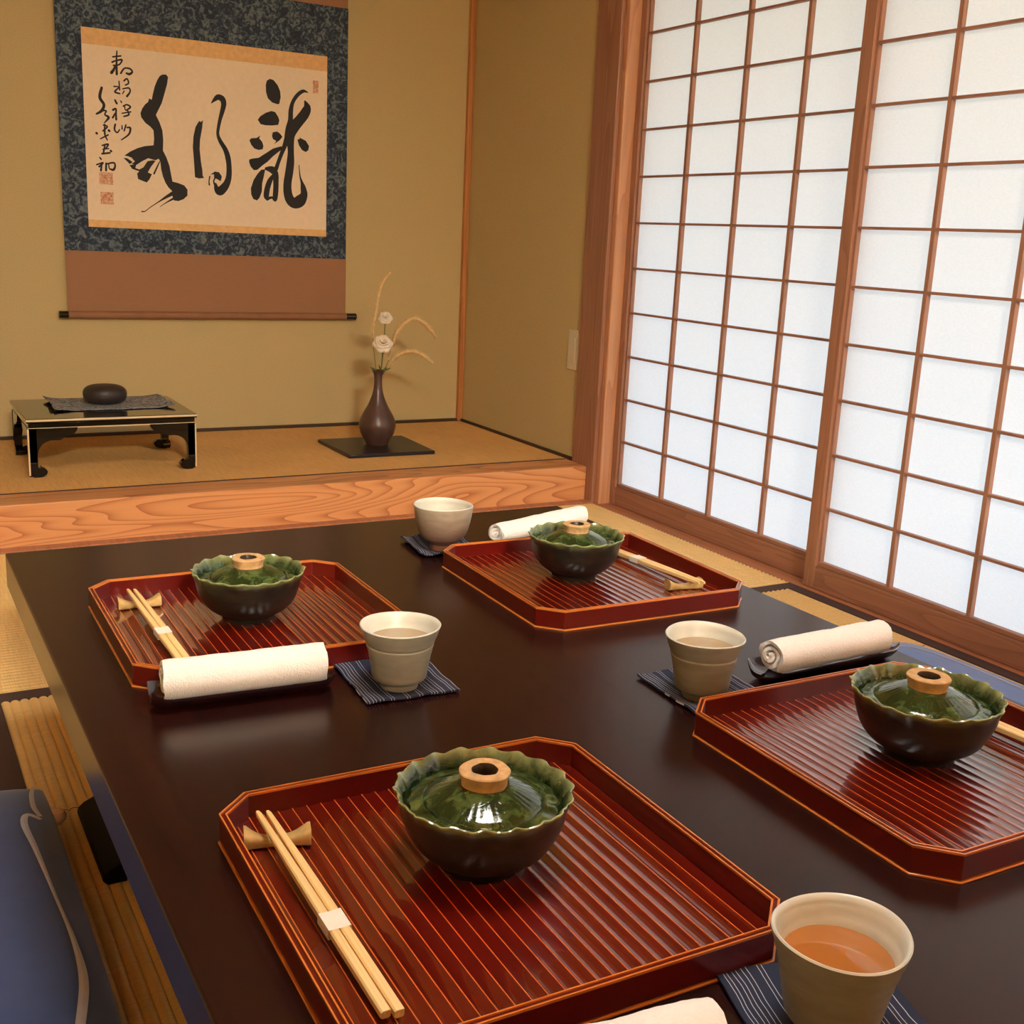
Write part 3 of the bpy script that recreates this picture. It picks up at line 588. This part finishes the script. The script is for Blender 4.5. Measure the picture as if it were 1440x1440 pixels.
# ------------------------------------------------------------------ zabuton cushions
def zab(cx, cy, wx, wy, th, z0, lb, lines, m='cushion'):
    nu = 44; ex = 5.
    def prof(u, v): return max(0., (1 - abs(u) ** ex)) ** .42 * max(0., (1 - abs(v) ** ex)) ** .42
    def P(u, v, s):
        k = prof(u, v); r = 1 - .03 * (abs(u) * abs(v)) ** 3 - .018 * (1 - v * v if abs(u) > .9 else 0) * abs(u) ** 8 - .018 * (1 - u * u) * abs(v) ** 8
        return (u * wx / 2 * r, v * wy / 2 * r, th / 2 + s * th / 2 * (.06 + .94 * k) * (1 + .03 * noise.noise((u * 2, v * 2, cx))))
    g = G(); L = [-cos(pi * i / nu) for i in range(nu + 1)]
    g.grid([[P(u, v, 1) for v in L] for u in L]); g.grid([[P(u, v, -1) for v in L] for u in L], flip=True)
    ring_ = [(L[0], v) for v in L[:-1]] + [(u, L[-1]) for u in L[:-1]] + [(L[-1], v) for v in L[:0:-1]] + [(u, L[0]) for u in L[:0:-1]]
    g.grid([[P(u, v, 1), P(u, v, -1)] for u, v in ring_], closed_u=True)
    o = g.obj('floor_cushion', M[m], None, 60); o.location = (cx, cy, z0); tag(o, lb, 'cushion', 'indigo floor cushions')
    for ln_ in lines:
        g = G(); pts = spl([(a - cx, b - cy, w) for a, b, w in ln_], 10); Pt = []
        for i, (a, b, w) in enumerate(pts):
            q0, q1 = pts[max(i - 1, 0)], pts[min(i + 1, len(pts) - 1)]; dx, dy = q1[0] - q0[0], q1[1] - q0[1]; l = hypot(dx, dy) or 1
            row = []
            for s in (-1, 0, 1):
                xx, yy = a - dy / l * w * s, b + dx / l * w * s
                uu, vv = max(-.995, min(.995, xx / (wx / 2))), max(-.995, min(.995, yy / (wy / 2))); row.append((xx, yy, P(uu, vv, 1)[2] + .0008 + .0006 * (s == 0)))
            Pt.append(row)
        g.grid(Pt); g.obj('pattern_line', M['cush_line'], o, 0)['label'] = 'pale curved line'
    return o
cu = zab(-.262, -.520, .565, .640, .078, FZ, 'indigo floor cushion at the left edge of the photo beside the table', [
    [(-.001, -.222, .002), (-.008, -.257, .003), (-.011, -.305, .0035), (-.006, -.336, .003)],
    [(-.006, -.345, .003), (-.022, -.330, .004), (-.029, -.360, .0045), (-.024, -.43, .0035), (-.0166, -.56, .002), (-.0116, -.65, .003), (-.014, -.73, .005), (-.032, -.81, .005)]])
G().lathe([(0, -.012), (.007, -.010), (.012, -.004), (.013, .001), (.010, .008), (.004, .011), (0, .0115)], 20).obj('corner_knot', M['tassel'], cu).location = (.282, .225, .040)
zab(1.460, -.550, .64, .61, .072, FZ, 'blue floor cushion with painted sheen on the tatami between the table and the paper screens', [
    [(1.45, -.275, .002), (1.66, -.30, .003), (1.715, -.36, .003), (1.722, -.55, .003), (1.70, -.75, .002)]], 'cushion_sheen')
# ------------------------------------------------------------------ alcove: scroll
SY = 2.272
sc_ = thing('hanging_scroll', 'hanging calligraphy scroll with navy brocade mount on the alcove wall', 'scroll', (.943, SY, .19))
def sp(x0, x1, z0, z1, yo, th, name, m, lb=None):
    o = G().box(x0 - .943, x1 - .943, yo, yo + th, z0 - .19, z1 - .19).obj(name, m, sc_)
    if lb: o['label'] = lb
    return o
sp(.4445, 1.4415, .4025, 1.2805, 0.0016, .0014, 'brocade_mount', M['brocade'], 'navy brocade with grey-green leaves')
sp(.4455, 1.4425, .1985, .4024, 0.0016, .0014, 'lower_silk', M['brown_silk'], 'plain brown silk')
sp(.4400, 1.4400, 1.2806, 1.62, 0.0016, .0014, 'upper_silk', M['brown_silk'], 'plain brown silk')
pp = sp(.5235, 1.3625, .4820, 1.1110, .0004, .0012, 'paper_sheet', M['paper'], 'cream paper written with large black brush characters')
for z0, z1 in ((1.0600, 1.1110), (.4820, .5060)):
    o = G().box(.5235 - .943, 1.3625 - .943, .00005, .0004, z0 - .19, z1 - .19).obj('gold_strip', M['gold_band'], pp)
def on_paper(u, v): return (.524 - .943 + u * 1e-4, .481 - .19 + v * 1e-4)
from mathutils.geometry import tessellate_polygon
CHARS = [G(), G(), G()]; SIG = [G(), G()]
def which(P): m = sum(p[0] for p in P) / len(P); return 0 if m < 3500 else 1 if m < 5300 else 2
for i, P in enumerate(POLY):
    q = [on_paper(*p) for p in P]; n = len(q)
    tri = tessellate_polygon([[Vector((a, b, 0)) for a, b in q]])
    CHARS[which(P)].add([(a, -.0001 - i * 4e-6, b) for a, b in q], [tuple(t) for t in tri])
def brush(g, R, y):
    pts = spl([(float(a), float(b), float(c)) for a, b, c in R], 7); L = len(pts)
    for i, (a, b, w) in enumerate(pts[:-1]):
        c, d, w2 = pts[i + 1]; dx, dy = c - a, d - b; l = hypot(dx, dy)
        if l < 1e-3: continue
        nx, ny = -dy / l, dx / l
        if i == 0 or True:
            p0, p1 = pts[max(i - 1, 0)], pts[min(i + 1, L - 1)]; l0 = hypot(p1[0] - p0[0], p1[1] - p0[1]) or 1; n0 = (-(p1[1] - p0[1]) / l0, (p1[0] - p0[0]) / l0)
            p0, p1 = pts[i], pts[min(i + 2, L - 1)]; l1 = hypot(p1[0] - p0[0], p1[1] - p0[1]) or 1; n1 = (-(p1[1] - p0[1]) / l1, (p1[0] - p0[0]) / l1)
        q = [on_paper(a + n0[0] * w, b + n0[1] * w), on_paper(c + n1[0] * w2, d + n1[1] * w2), on_paper(c - n1[0] * w2, d - n1[1] * w2), on_paper(a - n0[0] * w, b - n0[1] * w)]
        g.add([(u, y, v) for u, v in q], [(0, 1, 2, 3)])
    for (a, b, w) in (pts[0], pts[-1]):          # round brush ends
        g.add([(*[(on_paper(a + w * cos(t * pi / 5), b + w * sin(t * pi / 5)))[0]], y - 2e-6, on_paper(a + w * cos(t * pi / 5), b + w * sin(t * pi / 5))[1]) for t in range(10)], [tuple(range(10))])
for i, R in enumerate(RIB):
    brush(CHARS[which(R)] if i < NBIG else SIG[sum(p[0] for p in R) / len(R) > 800 and sum(p[1] for p in R) / len(R) > 2900], R, -.0001 - .0001 * (i % 25) / 25)
for o_ in CHARS: o_.obj('brush_character', M['ink'], pp, 0)['label'] = 'large black brush character'
for o_ in SIG: o_.obj('signature_column', M['sig_ink'], pp, 0)['label'] = 'small brush characters in a column'
for a in SEAL:
    x0, z0 = on_paper(a[0], a[1]); x1, z1 = on_paper(a[2], a[3])
    G().box(x0, x1, -.0003, 0, z0, z1).obj('seal', M['seal'], pp)['label'] = 'faded red seal'
g = G(); g.tube([(.445 - .943, -.006, 0), (1.442 - .943, -.006, 0)], .0125, 24); g.obj('roller', M['rod'], sc_, 60)
for s, x0, x1 in ((-1, .4145, .4465), (1, 1.4405, 1.4825)):
    g = G(); g.tube([(x0 - .943, -.006, 0), (x0 - .943 + .002, -.006, 0), (x1 - .943 - .002, -.006, 0), (x1 - .943, -.006, 0)], [.0105, .0125, .0125, .0105], 24)
    g.obj('roller_knob', M['black'], sc_, 40)['label'] = 'black lacquer roller end'

# ------------------------------------------------------------------ alcove: low writing table with cloth and stone
TH = .172; lt = thing('writing_desk', 'small low black lacquer writing desk with curved legs in the alcove', 'table', (.4665, 1.825, KZ))
hx, hy = .2445, .197
g = G(); g.box(-hx, hx, -hy, hy, TH - .012, TH); g.box(-hx + .006, hx - .006, -hy + .006, hy - .006, TH - .028, TH - .0125)
g.obj('desk_top', M['black'], lt, bevel=.0015)
g = G(); g.box(-hx - .0006, hx + .0006, -hy - .0006, -hy + .0015, TH - .0075, TH - .0015); g.box(-hx + .004, hx - .004, -hy + .0052, -hy + .0065, TH - .030, TH - .0265)
g.box(-hx - .0006, -hx + .0015, -hy, hy, TH - .0075, TH - .0015); g.box(hx - .0015, hx + .0006, -hy, hy, TH - .0075, TH - .0015)
g.obj('edge_line', M['cream_line'], lt)['label'] = 'cream line along the top edge'
br = spl([(.137, 0), (.134, -.010), (.122, -.022), (.100, -.028), (.088, -.036), (.060, -.037), (.040, -.046), (.028, -.062), (.0235, -.085), (.0235, -.110), (.026, -.118)], 4) + spl([(.026, -.118), (.034, -.114), (.044, -.120), (.049, -.128), (.045, -.137), (.032, -.144), (.012, -.144), (.004, -.132), (0, -.1)], 4) + [(0, 0)]
for sx in (-1, 1):
    for sy in (-1, 1):
        g = G(); z = TH - .028; p0 = (sx * (hx - .004), sy * (hy - .004), z)
        g.prism(br, p0, (-sx, 0, 0), (0, 0, 1), (0, -sy, 0), .024)
        g.prism(br, (p0[0], p0[1], z + .0001), (0, -sy, 0), (0, 0, 1), (-sx, 0, 0), .024)
        lg = g.obj('leg', M['black'], lt, 40, bevel=.002)
        if sy < 0:
            G().box(sx * (hx - .0045) - .0022, sx * (hx - .0045) + .0022, -hy + .0032, -hy + .008, .006, TH - .03).obj('corner_line', M['cream_line'], lg)['label'] = 'cream line down the corner'
g = G(); P = []
for i in range(33):
    u = i / 32 * 2 - 1; row = []
    for j in range(15):
        v = j / 14 * 2 - 1; e = max(0, abs(u) - .62) / .38
        row.append((u * .180 + .004 * noise.noise((v * 2, u, 3)), v * .128 + .006 * u + .005 * noise.noise((u * 3, v, 9)), .0012 + e ** 2 * (.006 + .011 * max(0, noise.noise((u * 2.5, v * 2.2, 4)) + .25)) + .0009 * (1 + noise.noise((u * 9, v * 5, 2)))))
    P.append(row)
g.grid(P); o = g.obj('table_mat', M['dyed'], None, 60); o.location = (.497, 1.880, KZ + TH); o.modifiers.new('Solid', 'SOLIDIFY').thickness = .0009
tag(o, 'frayed grey tie-dyed cloth mat on the low black alcove table', 'cloth')
g = G(); P = []
pr = []
for k in range(25):
    a = -pi / 2 + pi * k / 24; c_, s_ = cos(a), sin(a); pr.append((.0655 * abs(c_) ** .62, .0305 + .0305 * (abs(s_) ** .85) * (1 if s_ > 0 else -1)))
g.lathe(pr, 48, lambda a, r, z: (r * (1 + .02 * cos(2 * a + 1) + .012 * cos(3 * a)), z)); o = g.obj('incense_case', M['stone'], None, 60); o.location = (.4840, 1.872, KZ + TH + .0032); o.scale = (1, .92, 1)
tag(o, 'dark brown rounded stone-like case on the grey cloth mat', 'ornament')

# ------------------------------------------------------------------ alcove: vase with flowers and grass
VB = G().prism([(1.2175, 1.645), (1.5315, 1.640), (1.5425, 1.950), (1.2195, 1.955)], (0, 0, KZ + .0003), (1, 0, 0), (0, 1, 0), (0, 0, 1), .0122).obj('vase_board', M['vase_board'], None, bevel=.0025)
tag(VB, 'thin black square board under the flower vase in the alcove', 'board')
VX, VY, VZ = 1.3835, 1.8045, KZ + .0127
vp = spl([(.0365, 0), (.0385, .004), (.047, .020), (.0575, .040), (.0635, .062), (.0632, .078), (.057, .098), (.0455, .120), (.0345, .140), (.0245, .163), (.0180, .185), (.0148, .205), (.0138, .228), (.0150, .243), (.0190, .254), (.0235, .2605)], 5)
va = thing('flower_vase', 'slender dark brown iron-glazed vase on the black board', 'vase', (VX, VY, VZ))
g = G(); g.lathe([(0, .001)] + vp + [(.0225, .2615), (.018, .2555), (.0125, .243), (.0112, .22), (.0, .218)], 64); g.obj('vase_body', M['vase'], va, 50)
def stem(name, pts, r, par):
    g = G(); g.tube(spl(pts, 6), r, 8); return g.obj(name, M['stem'], par, 60)
def rose(cx, cz, R, base, lb, seed, yo=0.):
    t = thing('white_flower', lb, 'flower', (base[0], base[1], base[2]), 0, 'white flowers in the vase'); rnd = random.Random(seed)
    c = Vector((cx - base[0], yo, cz - base[2])); ax = Vector((-.25, -.75, .6)).normalized(); q = Vector((0, 0, 1)).rotation_difference(ax)
    stem('stem', [(0, 0, 0), tuple(c * .45 + Vector((.003, 0, 0))), tuple(c - ax * R * .45)], .0018, t)
    g = G()
    for ringk, (npet, rad, open_, ht) in enumerate(((3, .30, .25, .75), (4, .52, .5, .7), (5, .78, .85, .55), (6, 1., 1.15, .35))):
        for k in range(npet):
            a0 = 2 * pi * k / npet + ringk * .7 + rnd.uniform(-.2, .2); P = []
            for i in range(9):
                s = i / 8; row = []
                for j in range(9):
                    v = j / 8 * 2 - 1; wd = 1.25 * sin(pi * (.25 + .47 * s ** 1.5)) ** .7 * (2 * pi / npet) * .5 * (1.25 if npet < 5 else 1.1)
                    rr = R * rad * (.16 + .84 * s ** .8) * (1 + .06 * sin(3 * v + ringk)); a = a0 + v * wd
                    zz = R * (ht * sin(s * pi * .5) - open_ * s ** 3 * .38 - .05 * v * v) + R * .04 * sin(5 * a + ringk) * s
                    row.append(c + q @ Vector((rr * cos(a), rr * sin(a), zz)))
                P.append(row)
            g.grid(P)
    o = g.obj('petals', M['petal'], t, 60); o.modifiers.new('Solid', 'SOLIDIFY').thickness = .0006
    g = G(); P0 = c - ax * R * .42
    for k in range(5):
        a = 2 * pi * k / 5; d = q @ Vector((cos(a), sin(a), .5)); s_ = q @ Vector((-sin(a), cos(a), 0))
        g.add([P0 - s_ * R * .1, P0 + s_ * R * .1, P0 + d * R * .55], [(0, 1, 2)])
    g.obj('sepal', M['stem'], t, 0)
    return t
mouth = VZ + .2445
rose(1.3900, .1370, .0350, (1.3900, VY, mouth), 'larger white flower low in the brown vase', 3, -.02)
rose(1.4080, .2230, .0250, (1.3935, VY + .003, mouth), 'smaller white flower standing above the larger one in the vase', 8, .0)
def grass(pts, wmax, base, lb, seed, nb=1900):
    t = thing('dry_grass', lb, 'grass stem', base, 0, 'dry grass plumes in the vase'); rnd = random.Random(seed)
    loc = [(x - base[0], yo, z - base[2]) for x, yo, z in pts]; path = [Vector(p) for p in spl(loc, 14)]; n = len(path)
    stem('stem', [(0, 0, 0)] + loc[:2], .0011, t)
    g = G(); g.tube(path, [.0010 + wmax * .22 * sin(pi * min(1, .06 + .94 * (1 - i / n))) for i in range(n)], 7)
    for _ in range(nb):
        f = rnd.random() ** .9 * (n - 2); i = int(f); p = path[i].lerp(path[i + 1], f - i); d = (path[i + 1] - path[i]).normalized(); q = f / n
        e = Vector((rnd.gauss(0, 1), rnd.gauss(0, 1), rnd.gauss(0, 1))); e = (e - d * e.dot(d)).normalized()
        L = wmax * (.9 + .6 * rnd.random()) * (.35 + .65 * sin(pi * min(1, .12 + .88 * q)) ** .6); tip = p + (e * .75 + d * .95).normalized() * L; s_ = d.cross(e) * .0008
        g.add([p - s_, p + s_, tip], [(0, 1, 2)])
    g.obj('plume', M['plume'], t, 0)
    return t
grass([(1.360, .0, .150), (1.3605, -.004, .195), (1.3655, -.008, .240), (1.374, -.012, .300), (1.388, -.014, .345), (1.412, -.014, .376)], .014, (1.3765, VY - .003, mouth), 'upright dry grass plume at the left of the vase', 1, 1000)
grass([(1.425, .004, .075), (1.4405, .006, .130), (1.456, .008, .172), (1.484, .010, .203), (1.522, .012, .2195), (1.560, .012, .204), (1.586, .012, .180), (1.606, .012, .156)], .020, (1.3985, VY + .004, mouth), 'tallest arching dry grass plume bending right from the vase', 2)
grass([(1.412, -.004, .048), (1.428, -.008, .074), (1.450, -.012, .095), (1.485, -.016, .109), (1.520, -.018, .105), (1.550, -.018, .090), (1.577, -.018, .070)], .018, (1.3965, VY - .005, mouth), 'lower arching dry grass plume bending right from the vase', 3, 1600)
g = G()
for a, L, b in ((.3, .034, .5), (-.5, .03, .35), (2.9, .032, .45), (1.6, .026, .8), (.9, .028, .3)):
    d = Vector((cos(a), sin(a) * .5, b)).normalized(); s_ = Vector((-d.z, 0, d.x)) * .004; p = Vector((1.392 + cos(a) * .012, VY, mouth + .014))
    g.grid([[p - s_ * .3, p + Vector((0, -.001, 0)), p + s_ * .3], [p + d * L * .5 - s_, p + d * L * .5 + Vector((0, -.002, .002)), p + d * L * .5 + s_], [p + d * L, p + d * L + Vector((0, -.0004, 0)), p + d * L]])
o = g.obj('leaf_sprig', M['stem'], None, 40); tag(o, 'few small green leaves at the mouth of the brown vase', 'leaves')

# ------------------------------------------------------------------ light, camera
w = bpy.data.worlds.new('Sky'); bpy.context.scene.world = w; w.use_nodes = True
bg = w.node_tree.nodes['Background']; wt = w.node_tree; tc = wt.nodes.new('ShaderNodeTexCoord'); sx_ = wt.nodes.new('ShaderNodeSeparateXYZ'); rp = wt.nodes.new('ShaderNodeValToRGB')
wt.links.new(tc.outputs['Generated'], sx_.inputs[0]); wt.links.new(sx_.outputs[2], rp.inputs[0]); wt.links.new(rp.outputs[0], bg.inputs[0])   # hazy cream horizon, blue higher up
e_ = rp.color_ramp.elements; e_[0].position = .06; e_[0].color = (1, .86, .62, 1); e_[1].position = .34; e_[1].color = (.44, .68, 1, 1); bg.inputs[1].default_value = SKY
cd = bpy.data.cameras.new('Camera'); cam = bpy.data.objects.new('Camera', cd); C.objects.link(cam)
R = ((0.87157063, 0.07655988, -0.48425533), (-0.48818354, 0.22655214, -0.84282321), (0.04518263, 0.97098543, 0.23483146))
mw = Matrix([[*r, t] for r, t in zip(R, (-.16829, -1.87279, .51631))] + [[0, 0, 0, 1]])
cam.matrix_world = mw; cd.sensor_width = 36; cd.lens = 36 * 1605.48 / 1440; cd.clip_start = .02
s = bpy.context.scene; s.camera = cam
s.view_settings.view_transform = 'Standard'; s.view_settings.look = 'None'; s.view_settings.gamma = 1; s.view_settings.exposure = EXPO; s.view_settings.use_curve_mapping = False
s.cycles.max_bounces = 12; s.cycles.diffuse_bounces = 6; s.cycles.glossy_bounces = 5; s.cycles.transmission_bounces = 6
